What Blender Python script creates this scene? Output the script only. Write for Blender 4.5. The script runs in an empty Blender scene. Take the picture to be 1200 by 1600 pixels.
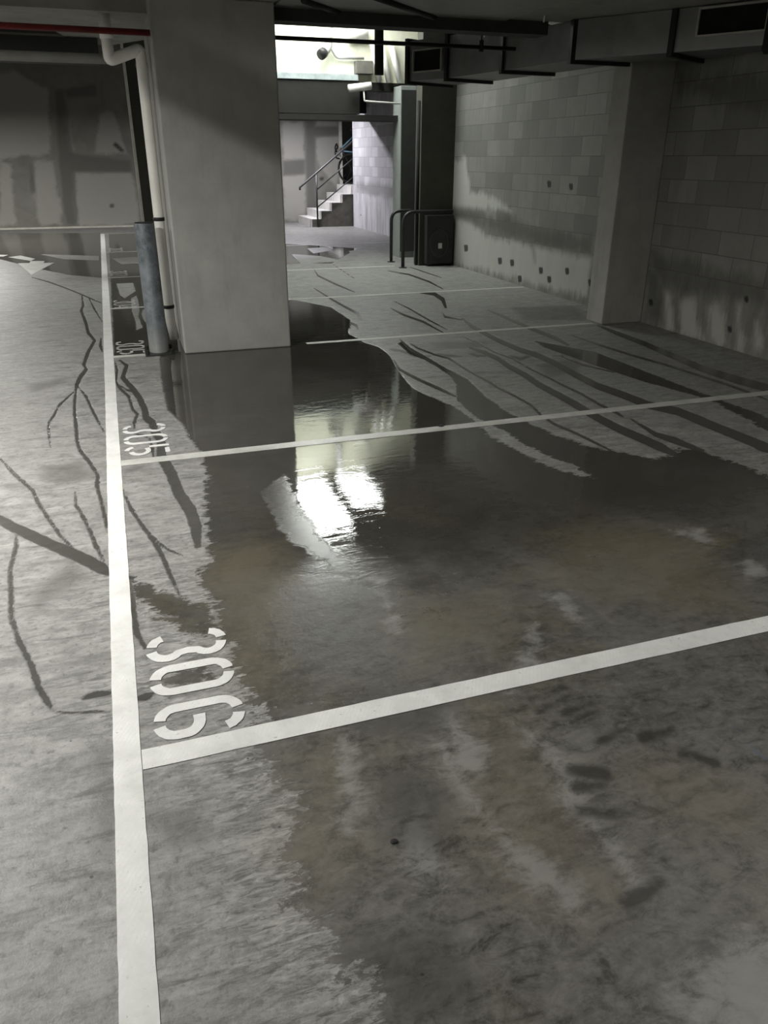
import bpy, bmesh, math, random
import numpy as np
from mathutils import Vector, Matrix
random.seed(4)
C = bpy.context.scene
# ------------------------------------------------------------------ camera
CAM_H = 1.53
FPX, PITCH, YAW, ROLL = 1197.70, 0.43235, 0.32576, 0.00158
cy, sy, cp, sp = math.cos(YAW), math.sin(YAW), math.cos(PITCH), math.sin(PITCH)
FW = np.array([sy*cp, cy*cp, -sp]); RT0 = np.array([cy, -sy, 0.]); UP0 = np.cross(RT0, FW)
RT = math.cos(ROLL)*RT0 + math.sin(ROLL)*UP0; UP = -math.sin(ROLL)*RT0 + math.cos(ROLL)*UP0
cd = bpy.data.cameras.new('camera'); cam = bpy.data.objects.new('camera', cd); C.collection.objects.link(cam)
cd.sensor_fit = 'VERTICAL'; cd.sensor_height = 32.0; cd.lens = 32.0*FPX/1600.0; cd.clip_start = .05; cd.clip_end = 200
M = Matrix(((RT[0], UP[0], -FW[0], 0), (RT[1], UP[1], -FW[1], 0), (RT[2], UP[2], -FW[2], CAM_H), (0, 0, 0, 1)))
cam.matrix_world = M; C.camera = cam
C.view_settings.view_transform = 'Standard'; C.view_settings.look = 'None'
C.view_settings.exposure = 0.0; C.view_settings.gamma = 1.0; C.view_settings.use_curve_mapping = False
w = bpy.data.worlds.new('world'); C.world = w; w.use_nodes = True
w.node_tree.nodes['Background'].inputs[0].default_value = (0.55, 0.60, 0.62, 1)
w.node_tree.nodes['Background'].inputs[1].default_value = 0.02
# ------------------------------------------------------------------ lights (lamps over the aisle, in the shaft and in the stair room)
def area(name, loc, target, sx, sy_, power, col):
    l = bpy.data.lights.new(name, 'AREA'); l.shape = 'RECTANGLE'; l.size = sx; l.size_y = sy_; l.energy = power; l.color = col
    o = bpy.data.objects.new(name, l); C.collection.objects.link(o); o.location = loc
    o.rotation_euler = (Vector(target)-Vector(loc)).to_track_quat('-Z', 'Y').to_euler(); return o
AISLE = [(-2.3, -0.8, 44), (-2.7, 6.4, 75), (-2.6, 11.5, 85), (-2.6, 17.0, 210)]
KEY = (-1.75, 3.5, 2.46)
area('bulkhead_light', KEY, (KEY[0], KEY[1], 0), .07, .07, 200, (1.0, .985, .94))
for i, (x, y, pw) in enumerate(AISLE):
    area('aisle_lamp_light', (x, y, 2.46), (x, y, 0), .16, 1.2, pw, (1.0, .985, .93))
area('bay_lamp_light', (2.65, 1.2, 2.46), (2.65, 1.2, 0), .16, 1.2, 21, (1.0, .985, .93))
area('stair_lamp_light', (4.2, 19.0, 2.75), (4.2, 18.6, 0), .5, .12, 150, (.95, .93, 1.0))
# ------------------------------------------------------------------ projections of floor and wall marks
def ray(x, y): return FW + RT*(x-600)/FPX + UP*(800-y)/FPX
def G(x, y, z=0.):
    d = ray(x, y); t = (z-CAM_H)/d[2]; return (d[0]*t, d[1]*t)
def onY(x, y, Y):
    d = ray(x, y); t = Y/d[1]; return (d[0]*t, CAM_H+d[2]*t)
def onX(x, y, X):
    d = ray(x, y); t = X/d[0]; return (d[1]*t, CAM_H+d[2]*t)
# ------------------------------------------------------------------ signed distance fields
def sdf(px, py, polys, reach=.35):
    out = np.full(px.shape, -reach)
    for P in polys:
        P = np.asarray(P, float); mn = P.min(0)-reach; mx = P.max(0)+reach
        idx = np.nonzero((px > mn[0]) & (px < mx[0]) & (py > mn[1]) & (py < mx[1]))[0]
        if not len(idx): continue
        x = px[idx]; y = py[idx]; d2 = np.full(x.shape, 1e9); ins = np.zeros(x.shape, bool)
        for i in range(len(P)):
            ax, ay = P[i]; bx, by = P[(i+1) % len(P)]
            ex, ey = bx-ax, by-ay; L = ex*ex+ey*ey
            if L < 1e-12: continue
            t = np.clip(((x-ax)*ex+(y-ay)*ey)/L, 0, 1)
            d2 = np.minimum(d2, (x-ax-t*ex)**2+(y-ay-t*ey)**2)
            if ay != by:
                c = ((ay > y) != (by > y)) & (x < (bx-ax)*(y-ay)/(by-ay)+ax); ins ^= c
        d = np.sqrt(d2); d = np.where(ins, d, -d); out[idx] = np.maximum(out[idx], d)
    return np.maximum(out, -reach)
def ribbon(pts, w0, w1=None):
    w1 = w0 if w1 is None else w1; n = len(pts); L = []; R = []
    for i, (x, y) in enumerate(pts):
        a = pts[max(i-1, 0)]; b = pts[min(i+1, n-1)]; dx, dy = b[0]-a[0], b[1]-a[1]; l = math.hypot(dx, dy) or 1
        w_ = (w0+(w1-w0)*i/(n-1))/2; nx, ny = -dy/l*w_, dx/l*w_
        if i in (0, n-1): nx *= .45; ny *= .45
        L.append((x+nx, y+ny)); R.append((x-nx, y-ny))
    return L+R[::-1]
def gp(poly): return [G(*p) for p in poly]
# ------------------------------------------------------------------ node helper
class N:
    def __init__(s, name):
        s.m = bpy.data.materials.new(name); s.m.use_nodes = True; s.t = s.m.node_tree
        s.b = s.t.nodes['Principled BSDF']; s.tc = None
    def n(s, ty, **k):
        o = s.t.nodes.new(ty)
        for a, v in k.items(): setattr(o, a, v)
        return o
    def l(s, a, b): s.t.links.new(a, b)
    def put(s, sock, v):
        if hasattr(v, 'is_linked') or hasattr(v, 'links'): s.l(v, sock)
        else: sock.default_value = v
    def co(s, scale=(1, 1, 1), rot=(0, 0, 0), loc=(0, 0, 0)):
        if not s.tc: s.tc = s.n('ShaderNodeTexCoord')
        m = s.n('ShaderNodeMapping'); s.l(s.tc.outputs['Object'], m.inputs[0])
        m.inputs['Scale'].default_value = scale; m.inputs['Rotation'].default_value = rot; m.inputs['Location'].default_value = loc
        return m.outputs[0]
    def noise(s, scale, vec=None, detail=4, rough=.6, dist=0):
        o = s.n('ShaderNodeTexNoise'); s.l(vec or s.co(), o.inputs['Vector'])
        o.inputs['Scale'].default_value = scale; o.inputs['Detail'].default_value = detail
        o.inputs['Roughness'].default_value = rough; o.inputs['Distortion'].default_value = dist
        return o.outputs[0]
    def rng(s, v, a, b, c=0., d=1., smooth=False):
        o = s.n('ShaderNodeMapRange'); s.put(o.inputs[0], v)
        if smooth: o.interpolation_type = 'SMOOTHSTEP'
        for i, x in enumerate((a, b, c, d)): s.put(o.inputs[i+1], x)
        return o.outputs[0]
    def math(s, op, a, b=0., c=0., clamp=False):
        o = s.n('ShaderNodeMath', operation=op, use_clamp=clamp); s.put(o.inputs[0], a); s.put(o.inputs[1], b); s.put(o.inputs[2], c); return o.outputs[0]
    def mix(s, f, a, b, mode='MIX'):
        o = s.n('ShaderNodeMix', data_type='RGBA', blend_type=mode)
        s.put(o.inputs[0], f)
        for k, v in ((6, a), (7, b)):
            if isinstance(v, tuple): v = tuple(v)+(1,) if len(v) == 3 else v
            s.put(o.inputs[k], v)
        return o.outputs[2]
    def mixf(s, f, a, b):
        o = s.n('ShaderNodeMix', data_type='FLOAT'); s.put(o.inputs[0], f); s.put(o.inputs[2], a); s.put(o.inputs[3], b); return o.outputs[0]
    def attr(s, name): o = s.n('ShaderNodeAttribute', attribute_name=name); return o.outputs['Fac']
    def sep(s, v=None):
        o = s.n('ShaderNodeSeparateXYZ'); s.l(v or s.co(), o.inputs[0]); return o.outputs
    def bump(s, h, strength=.3, dist=.01):
        o = s.n('ShaderNodeBump'); o.inputs['Strength'].default_value = strength; o.inputs['Distance'].default_value = dist
        s.l(h, o.inputs['Height']); s.l(o.outputs[0], s.b.inputs['Normal'])
    def out(s, col=None, rough=None, metal=None, spec=None):
        for k, v in (('Base Color', col), ('Roughness', rough), ('Metallic', metal), ('Specular IOR Level', spec)):
            if v is not None:
                if isinstance(v, tuple) and len(v) == 3: v = v+(1,)
                s.put(s.b.inputs[k], v)
        return s.m
def simple(name, c, rough=.6, metal=0, var=.25, scale=9, bump=.1):
    m = N(name); f = m.rng(m.noise(scale, detail=6), .3, .7)
    m.bump(m.noise(scale*6), bump, .003)
    return m.out(m.mix(f, tuple(x*(1-var) for x in c), tuple(x*(1+var) for x in c)), m.rng(f, 0, 1, rough*.85, min(1, rough*1.1)), metal)
def emis(name, c, st):
    m = N(name); m.b.inputs['Emission Color'].default_value = c+(1,); m.b.inputs['Emission Strength'].default_value = st
    return m.out((.8, .8, .8), .4)
# ------------------------------------------------------------------ floor material
def floor_material():
    m = N('wet_concrete_floor'); co = m.co(); X, Y, Z = m.sep()
    big = m.noise(.9, detail=6, rough=.62, dist=.6); mid = m.noise(4.2, detail=8, rough=.68); fine = m.noise(38, detail=6, rough=.7)
    stv = m.co(scale=(1.0, 4.2, 1)); streak = m.noise(3.4, stv, 8, .72, .35)
    ragv = m.co(scale=(7, 24, 1)); rag = m.noise(1.0, ragv, 9, .8, 1.2)
    # dry concrete
    dry = m.mix(m.rng(streak, .36, .66), (.150, .149, .140), (.300, .299, .288))
    dry = m.mix(m.rng(big, .35, .65, 0, .55), dry, (.200, .197, .183))
    dry = m.mix(m.rng(mid, .35, .70, 0, .35), dry, (.36, .355, .34))
    dry = m.mix(m.rng(fine, .55, .80, 0, .45), dry, (.43, .425, .41))
    dry = m.mix(m.rng(fine, .46, .32, 0, .75), dry, (.08, .078, .072))
    blot = m.noise(2.6, m.co(scale=(1, 2.2, 1), loc=(7, 3, 0)), 8, .7, .3)
    dry = m.mix(m.rng(blot, .54, .66, 0, .55), dry, (.085, .084, .078))
    gr_ = m.noise(11, m.co(scale=(1, 1.8, 1)), 9, .75, .5)
    dry = m.mix(m.rng(gr_, .52, .36, 0, .55), dry, (.10, .099, .092)); dry = m.mix(m.rng(gr_, .55, .70, 0, .4), dry, (.42, .418, .40))
    st2 = m.noise(1.0, m.co(scale=(3.2, 17, 1), rot=(0, 0, .06)), 8, .72, .6)
    dry = m.mix(m.rng(st2, .56, .66, 0, .72), dry, (.075, .074, .068)); dry = m.mix(m.rng(st2, .42, .30, 0, .4), dry, (.40, .398, .38))
    # wet concrete
    wa = m.noise(1.7, m.co(loc=(4, 1, 0)), 7, .66, .5); wb = m.noise(2.3, m.co(scale=(1, .7, 1), rot=(0, 0, .5), loc=(1, 9, 0)), 7, .66, .4)
    wet = m.mix(m.rng(wa, .34, .66), (.058, .055, .046), (.135, .132, .122))
    wet = m.mix(m.rng(wb, .50, .70, 0, .65), wet, (.125, .108, .072))
    wet = m.mix(m.rng(wb, .46, .32, 0, .5), wet, (.085, .09, .095))
    wet = m.mix(m.rng(mid, .58, .80, 0, .4), wet, (.20, .198, .185))
    wet = m.mix(m.rng(fine, .42, .28, 0, .5), wet, (.03, .029, .025))
    wet = m.mix(m.rng(gr_, .50, .34, 0, .55), wet, (.035, .034, .029)); wet = m.mix(m.rng(gr_, .56, .72, 0, .35), wet, (.20, .197, .18))
    nb = m.rng(Y, 2.3, 1.1, 0, 1, True); wet = m.mix(m.math('MULTIPLY', nb, m.rng(gr_, .38, .62, .0, .75)), wet, (.215, .205, .19)); wet = m.mix(m.math('MULTIPLY', nb, m.rng(blot, .50, .64, 0, .6)), wet, (.07, .068, .066))
    near = m.rng(Y, 3.0, 1.0)
    wet = m.mix(m.math('MULTIPLY', near, m.rng(fine, .5, .75, 0, .6)), wet, (.25, .245, .225))
    # smooth sheet of standing water further off
    deep = m.rng(Y, 2.3, 3.0, 0, 1, True)
    wet = m.mix(m.math('MULTIPLY', deep, .72), wet, (.042, .040, .033))
    amp = m.rng(Y, 2.0, 5.0, .24, .03)
    a = m.attr('wet'); a2 = m.math('MULTIPLY_ADD', m.math('SUBTRACT', rag, .5), amp, a)
    a2 = m.math('MULTIPLY_ADD', m.math('SUBTRACT', mid, .5), m.rng(Y, 2.0, 5.0, .22, .03), a2)
    a2 = m.math('MULTIPLY_ADD', m.math('SUBTRACT', gr_, .5), m.rng(Y, 2.0, 5.0, .32, .02), a2)
    wmain = m.rng(a2, -.012, .012, 0, 1, True)
    tr = m.math('MULTIPLY_ADD', m.math('SUBTRACT', rag, .5), .008, m.attr('trail')); tr = m.math('MULTIPLY_ADD', m.math('SUBTRACT', gr_, .5), .030, tr)
    wtr = m.rng(tr, -.006, .004, 0, .92, True)
    wm = m.math('MAXIMUM', wmain, wtr)
    wetc = m.mix(m.math('MULTIPLY', m.math('SUBTRACT', 1., wmain), wtr), wet, (.062, .060, .053))
    fl = m.noise(1.0, m.co(scale=(16, 62, 1), rot=(0, 0, -.08)), 6, .7, 1.0)
    fk = m.math('MULTIPLY', m.rng(a, -.42, -.02), m.math('MULTIPLY', m.rng(fl, .52, .60), m.rng(Y, 4.2, 2.4)))
    dry = m.mix(m.math('MULTIPLY', fk, .75), dry, (.07, .069, .062)); dry = m.mix(m.math('MULTIPLY', m.math('MULTIPLY', m.rng(a, -.30, -.02), m.rng(fl, .46, .38)), m.rng(Y, 4.2, 2.4, 0, .5)), dry, (.46, .455, .43))
    dry = m.mix(m.math('MULTIPLY', m.rng(fl, .62, .70, 0, .6), m.rng(st2, .45, .6)), dry, (.06, .059, .054))
    rim = m.math('MULTIPLY', m.rng(m.math('ABSOLUTE', a2), .0, .035, .28, 0), m.rng(Y, 2.0, 5.5, 1, .2))
    wetc = m.mix(.12, wetc, (.0, .0, .0)); col = m.mix(wm, dry, wetc)
    col = m.mix(m.math('MULTIPLY', rim, m.math('SUBTRACT', 1., wm)), col, (.40, .395, .37))
    def soft(name, lo, hi, top, nz=.07):
        q = m.math('MULTIPLY_ADD', m.math('SUBTRACT', mid, .5), nz*3, m.attr(name)); q = m.math('MULTIPLY_ADD', m.math('SUBTRACT', gr_, .5), nz*2.2, q); return m.rng(q, lo, hi, 0, top, True)
    col = m.mix(soft('tan', -.16, .14, .36, .13), col, (.160, .140, .095))
    col = m.mix(soft('scuff_glow', -.04, .04, .55, .09), col, (.30, .298, .285))
    col = m.mix(soft('tyre', -.022, .012, .85, .045), col, (.035, .034, .030))
    col = m.mix(soft('dirt', -.06, .05, .60), col, (.070, .068, .060))
    col = m.mix(soft('blue', -.01, .01, .7, .02), col, (.10, .12, .16))
    vor = m.n('ShaderNodeTexVoronoi'); m.l(co, vor.inputs['Vector']); vor.inputs['Scale'].default_value = 6.5
    col = m.mix(m.rng(vor.outputs['Distance'], .035, .02, 0, .8), col, (.03, .029, .026))
    # gloss
    film = m.rng(m.math('MULTIPLY_ADD', m.math('SUBTRACT', gr_, .5), .16, m.attr('film')), -.012, .015, 0, 1, True)
    rdry = m.rng(streak, .3, .7, .42, .62)
    shall = m.rng(wa, .35, .65, .20, .42)
    rwet = m.mixf(deep, shall, m.rng(wa, .35, .65, .015, .05))
    rough = m.mixf(wm, rdry, m.mixf(wtr, rwet, .16))
    rough = m.mixf(film, rough, .24)
    spec = m.mixf(wm, .35, m.mixf(deep, .35, .5))
    rip = m.noise(5.5, m.co(scale=(1.4, 3.0, 1)), 4, .6, .5)
    h = m.math('MULTIPLY', m.math('ADD', m.math('MULTIPLY', fine, .5), mid), m.mixf(wm, .0035, m.mixf(deep, .0022, .00006)))
    h = m.math('MULTIPLY_ADD', rip, m.math('MULTIPLY', m.mixf(deep, .0012, .0006), wm), h)
    h = m.math('MULTIPLY_ADD', film, .0002, h)
    b = m.n('ShaderNodeBump'); b.inputs['Strength'].default_value = 1; b.inputs['Distance'].default_value = 1
    m.l(h, b.inputs['Height']); m.l(b.outputs[0], m.b.inputs['Normal'])
    return m.out(col, rough, 0., spec)
# ------------------------------------------------------------------ marks traced on the floor (photo pixels laid on the ground plane)
WET = [[(262,528),(252,545),(250,562),(253,600),(262,640),(285,662),(298,685),(316,712),(325,750),(319,800),(327,850),(318,900),(332,960),(350,990),(362,1040),(392,1092),(412,1112),(388,1140),(412,1190),(442,1230),(458,1290),(466,1330),(470,1370),(446,1410),(500,1450),(545,1500),(590,1560),(600,1640),(700,1800),(2600,1800),(3200,1300),(1500,760),(1200,743),(1187,738),(1153,723),(1100,706),(1060,700),(1047,712),(1030,716),(1033,723),(1000,712),(957,704),(947,704),(867,680),(827,661),(796,645),(762,622),(731,592),(708,580),(674,565),(640,545),(628,533),(622,537),(639,553),(670,565),(704,588),(713,601),(714,626),(744,652),(790,674),(823,697),(867,716),(900,727),(925,747),(880,738),(823,712),(766,680),(739,657),(708,634),(670,618),(647,607),(633,591),(622,576),(611,556),(593,542),(570,535),(548,520),(548,500),(517,480),(478,472),(450,468),(430,520)],
 [(170,364),(600,364),(470,440),(450,470),(270,552),(178,556)],
 [(-300,364),(157,364),(160,434),(110,430),(60,420),(0,405),(-300,400)],
 [(250,1064),(300,1047),(350,1040),(347,1062),(290,1076),(255,1080)],
 [(203,900),(240,918),(290,935),(335,950),(350,985),(320,1000),(290,985),(250,962),(215,935),(204,925)],
 [(833,532),(930,550),(1000,577),(1060,600),(1110,618),(1200,653),(1300,690),(1300,715),(1200,672),(1120,630),(1083,617),(1007,597),(933,572),(850,543)]]
DRYIN = [[(182,443),(208,442),(212,455),(195,466),(188,462)], [(205,466),(213,462),(216,470),(218,485),(216,495),(223,512),(213,516),(212,502),(206,485)],
 [(224,482),(238,495),(240,510),(245,525),(235,513),(225,500),(221,490)], [(175,404),(225,400),(226,411),(190,413)], [(60,397),(155,400),(155,407),(100,405)],
 [(545,513),(556,518),(558,528),(546,522)], [(558,515),(575,527),(560,530)],
 [(430,335),(660,335),(660,384),(560,388),(500,384),(430,380)], [(430,414),(480,411),(520,412),(560,404),(620,398),(680,400),(680,470),(535,470),(510,470),(430,466)], [(480,388),(510,386),(520,391),(490,396)], [(455,397),(500,400),(540,408),(470,412)], [(545,392),(575,390),(575,397),(550,398)]]
T = [([(49,433),(75,440),(100,449),(127,460),(150,470),(160,474)],2,2),
 ([(128,460),(130,478),(127,485),(134,504),(138,520),(148,532),(138,550),(131,570),(135,577),(125,590),(120,602),(118,612)],4,7),
 ([(118,610),(93,633),(84,650),(77,660),(76,670),(79,700)],4,4), ([(120,605),(117,625),(117,645),(119,665),(121,690),(125,703),(140,722),(153,742),(152,760),(158,780),(166,815),(169,832)],5,6),
 ([(122,603),(135,620),(143,638),(152,655),(163,675)],4,4), ([(138,464),(147,482),(160,503)],3,3), ([(158,528),(157,540),(160,550)],5,5),
 ([(0,716),(24,742),(52,767),(60,785),(75,808),(93,835),(118,860)],5,6), ([(-30,800),(0,812),(22,824),(50,837),(90,855),(125,870),(160,888),(173,896)],14,20),
 ([(118,768),(119,790),(126,799),(142,831),(150,852),(164,877)],4,7), ([(192,765),(205,795),(222,820),(240,845),(255,870),(265,895),(282,932)],5,8),
 ([(222,815),(232,830),(245,845),(265,860),(287,868)],3,4), ([(25,827),(26,852),(16,892),(18,925),(18,965),(30,1002),(49,1039),(61,1075),(82,1110)],5,13),
 ([(81,1111),(110,1114),(150,1112),(175,1112)],5,4), ([(128,1092),(150,1085),(176,1083)],9,14), ([(213,1092),(228,1089),(242,1083)],18,6),
 ([(204,905),(208,930),(209,953),(214,990),(228,1013)],6,12), ([(180,565),(183,579),(181,596),(187,606),(201,619),(208,640),(215,647),(210,660),(210,670)],4,5),
 ([(181,598),(200,610),(211,613)],3,3), ([(211,678),(224,680),(232,684)],3,4), ([(186,562),(198,571),(192,590),(208,608),(219,623),(227,642),(228,652),(238,660),(242,674),(250,685),(253,697),(252,710),(258,722),(268,740),(280,771),(299,799),(307,823),(310,856)],6,20),
 ([(234,684),(238,700),(241,716)],6,6),
 ([(722,497),(737,510),(761,523),(787,536),(813,547),(839,555),(868,568),(900,586),(933,603),(973,617),(1013,633),(1060,643),(1100,660),(1150,680),(1200,700),(1260,722)],5,15),
 ([(733,543),(757,551),(779,561),(796,573),(820,586),(842,601),(870,616),(894,629),(932,652),(967,670),(1002,685),(1031,698),(1060,712)],6,14),
 ([(716,523),(748,536),(770,549),(800,560),(826,575),(857,590),(880,602),(908,615),(937,632),(967,647),(978,655)],2,4), ([(985,654),(1025,679),(1054,688),(1100,706)],4,14),
 ([(640,536),(653,544),(679,554),(701,560),(720,572),(738,583),(761,595),(779,606),(805,619),(830,633),(847,650),(867,663),(900,677),(933,693),(955,704)],3,4),
 ([(761,484),(792,497),(828,513),(846,520),(867,528),(890,540)],4,7), ([(933,508),(967,522),(1007,537),(1053,557),(1100,577),(1140,590),(1200,607),(1260,625)],5,14),
 ([(890,523),(940,540),(987,555),(1040,570),(1093,587),(1133,600),(1167,612),(1200,625)],3,4), ([(877,557),(910,570),(960,582)],3,3),
 ([(609,481),(631,492),(662,503),(693,520)],3,4), ([(609,467),(639,482),(670,500),(699,515)],2,3), ([(655,457),(678,459),(692,468),(697,482)],5,8), ([(691,488),(695,495),(722,500)],3,4),
 ([(605,423),(639,429),(670,440),(693,452)],2,3), ([(488,417),(497,431),(524,444),(555,457)],2,3), ([(520,413),(555,436)],2,2), ([(490,450),(517,467),(540,480),(559,490),(566,501)],2,5),
 ([(625,530),(640,545),(674,565),(706,582)],5,7), ([(612,558),(624,577),(654,593),(685,607),(713,620)],4,6), ([(1060,688),(1100,706),(1140,728)],2,3), ([(1165,690),(1200,712)],3,4),
 ([(640,417),(660,424),(690,434)],1,2), ([(545,503),(557,509),(560,516)],5,4), ([(1083,645),(1120,663),(1165,693)],2,3)]
FILM = [[(407,770),(443,743),(463,787),(483,813),(500,840),(513,853),(543,877),(567,900),(573,915),(547,903),(513,887),(490,863),(463,850),(440,827),(427,800)]]
SCUFF_GLOW = [[(526,1150),(545,1146),(552,1200),(565,1250),(545,1292),(527,1290),(535,1230)], [(640,1282),(655,1276),(668,1328),(655,1340)], [(700,1120),(718,1140),(760,1165),(745,1205),(715,1190)],
 ribbon([(806,1126),(852,1165),(880,1205),(905,1262),(960,1325),(1000,1385)],7,16), ribbon([(590,905),(607,950),(622,985)],5,3), [(1062,835),(1095,828),(1107,850),(1080,842)], [(1155,875),(1172,872),(1200,895),(1200,905),(1165,892)],
 [(1100,1490),(1300,1440),(1300,1700),(1150,1700),(1090,1590)], [(640,1350),(665,1340),(680,1360),(650,1362)], ribbon([(690,1160),(720,1230),(800,1330),(890,1400)],8,18), [(860,930),(880,932),(905,965),(898,968)],  # first patch paints in the lamp's reflection, the rest are pale scuffs
 ribbon([(30,1560),(100,1525),(170,1495)],6,6), ribbon([(40,1598),(120,1560),(165,1545)],5,5), [(800,1080),(842,1000),(835,985)]]
TAN = [[(740,1090),(820,1120),(880,1240),(930,1320),(880,1420),(800,1390),(720,1260)], [(905,1340),(970,1350),(965,1405),(910,1385)], [(1160,1380),(1230,1360),(1230,1460),(1175,1430)], [(900,820),(1100,830),(1180,960),(950,950),(830,900)], [(600,950),(760,930),(800,1010),(640,1050)], [(460,1170),(560,1180),(570,1330),(490,1420),(450,1300)], [(1000,1200),(1200,1230),(1200,1320),(1040,1290)], [(330,860),(430,850),(470,960),(380,1060),(340,960)]]
TYRE = [ribbon(a, b, b) for a, b in [([(840,1112),(892,1088)],12), ([(826,1094),(880,1074)],10), ([(876,1116),(926,1098)],11), ([(890,1129),(934,1110)],9), ([(935,1158),(978,1140)],12), ([(1005,1152),(1050,1140)],15), ([(888,1204),(945,1210)],13), ([(908,1268),(985,1272)],13), ([(980,1415),(1035,1380)],26), ([(900,1228),(940,1228)],8), ([(1070,1175),(1115,1190)],16)]] + \
 [ribbon(a, b, b) for a, b in [([(612,546),(630,549),(650,556),(672,557)],4), ([(683,553),(700,556),(722,557)],4), ([(735,553),(745,556),(758,556)],4), ([(797,556),(813,561),(826,557)],5), ([(863,556),(882,556)],5)]]
DIRT = [[(65,728),(125,722),(148,742),(120,752),(72,755)], ribbon([(194,738),(215,732),(228,736)],8,6), [(45,600),(100,592),(100,600),(50,612)], [(50,930),(120,870),(130,900),(60,950)], [(540,1080),(700,1090),(680,1140),(560,1140)], [(560,1480),(700,1460),(760,1560),(640,1600)],
 [(840,570),(900,560),(905,580),(850,590)], [(670,535),(760,533),(760,543),(680,545)], [(800,480),(900,478),(915,500),(820,500)], [(245,1280),(300,1275),(310,1310),(260,1315)], [(150,1180),(172,1170),(175,1300),(160,1330)], [(600,1200),(700,1240),(690,1320),(610,1300)]]
BLUE = [ribbon([(1145,1136),(1166,1150)],14,9), ribbon([(1168,1160),(1185,1178),(1205,1192)],6,8)]
def axis(segs):
    v = []
    for a, b, s in segs: v += list(np.arange(a, b-1e-6, s))
    return np.array(v+[segs[-1][1]])
def link(o): C.collection.objects.link(o); return o
def grid_mesh(name, U, V, fn, attrs, mat):
    UU, VV = np.meshgrid(U, V); nu, nv = len(U), len(V); u = UU.ravel(); v = VV.ravel()
    co = fn(u, v).astype(np.float32)
    i = np.arange(nu*nv).reshape(nv, nu); q = np.stack([i[:-1, :-1], i[:-1, 1:], i[1:, 1:], i[1:, :-1]], -1).reshape(-1, 4).astype(np.int32)
    me = bpy.data.meshes.new(name); me.vertices.add(len(co)); me.vertices.foreach_set('co', co.ravel())
    me.loops.add(q.size); me.loops.foreach_set('vertex_index', q.ravel()); me.polygons.add(len(q))
    me.polygons.foreach_set('loop_start', np.arange(0, q.size, 4, dtype=np.int32))
    me.update(calc_edges=True); me.validate()
    for k, f in attrs.items():
        a = me.attributes.new(k, 'FLOAT', 'POINT'); a.data.foreach_set('value', f(u, v).astype(np.float32))
    me.materials.append(mat); o = link(bpy.data.objects.new(name, me)); return o
def kind(o): o['kind'] = 'structure'; return o
fx = axis([(-8, -3, .1), (-3, -1.4, .04), (-1.4, 1.0, .009), (1.0, 2.6, .014), (2.6, 5.4, .022), (5.4, 9, .2)])
fy = axis([(-4, .5, .15), (.5, 5.5, .010), (5.5, 8, .018), (8, 13, .035), (13, 21.3, .09)])
wet_f = lambda u, v: np.minimum(sdf(u, v, [gp(p) for p in WET]), -sdf(u, v, [gp(p) for p in DRYIN]))
floor = kind(grid_mesh('floor', fx, fy, lambda u, v: np.stack([u, v, u*0], -1), {
    'wet': wet_f, 'trail': lambda u, v: sdf(u, v, [gp(ribbon(*t)) for t in T]), 'film': lambda u, v: sdf(u, v, [gp(p) for p in FILM]),
    'scuff_glow': lambda u, v: sdf(u, v, [gp(p) for p in SCUFF_GLOW]), 'tan': lambda u, v: sdf(u, v, [gp(p) for p in TAN]), 'tyre': lambda u, v: sdf(u, v, [gp(p) for p in TYRE]),
    'dirt': lambda u, v: sdf(u, v, [gp(p) for p in DIRT]), 'blue': lambda u, v: sdf(u, v, [gp(p) for p in BLUE])}, floor_material()))
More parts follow.
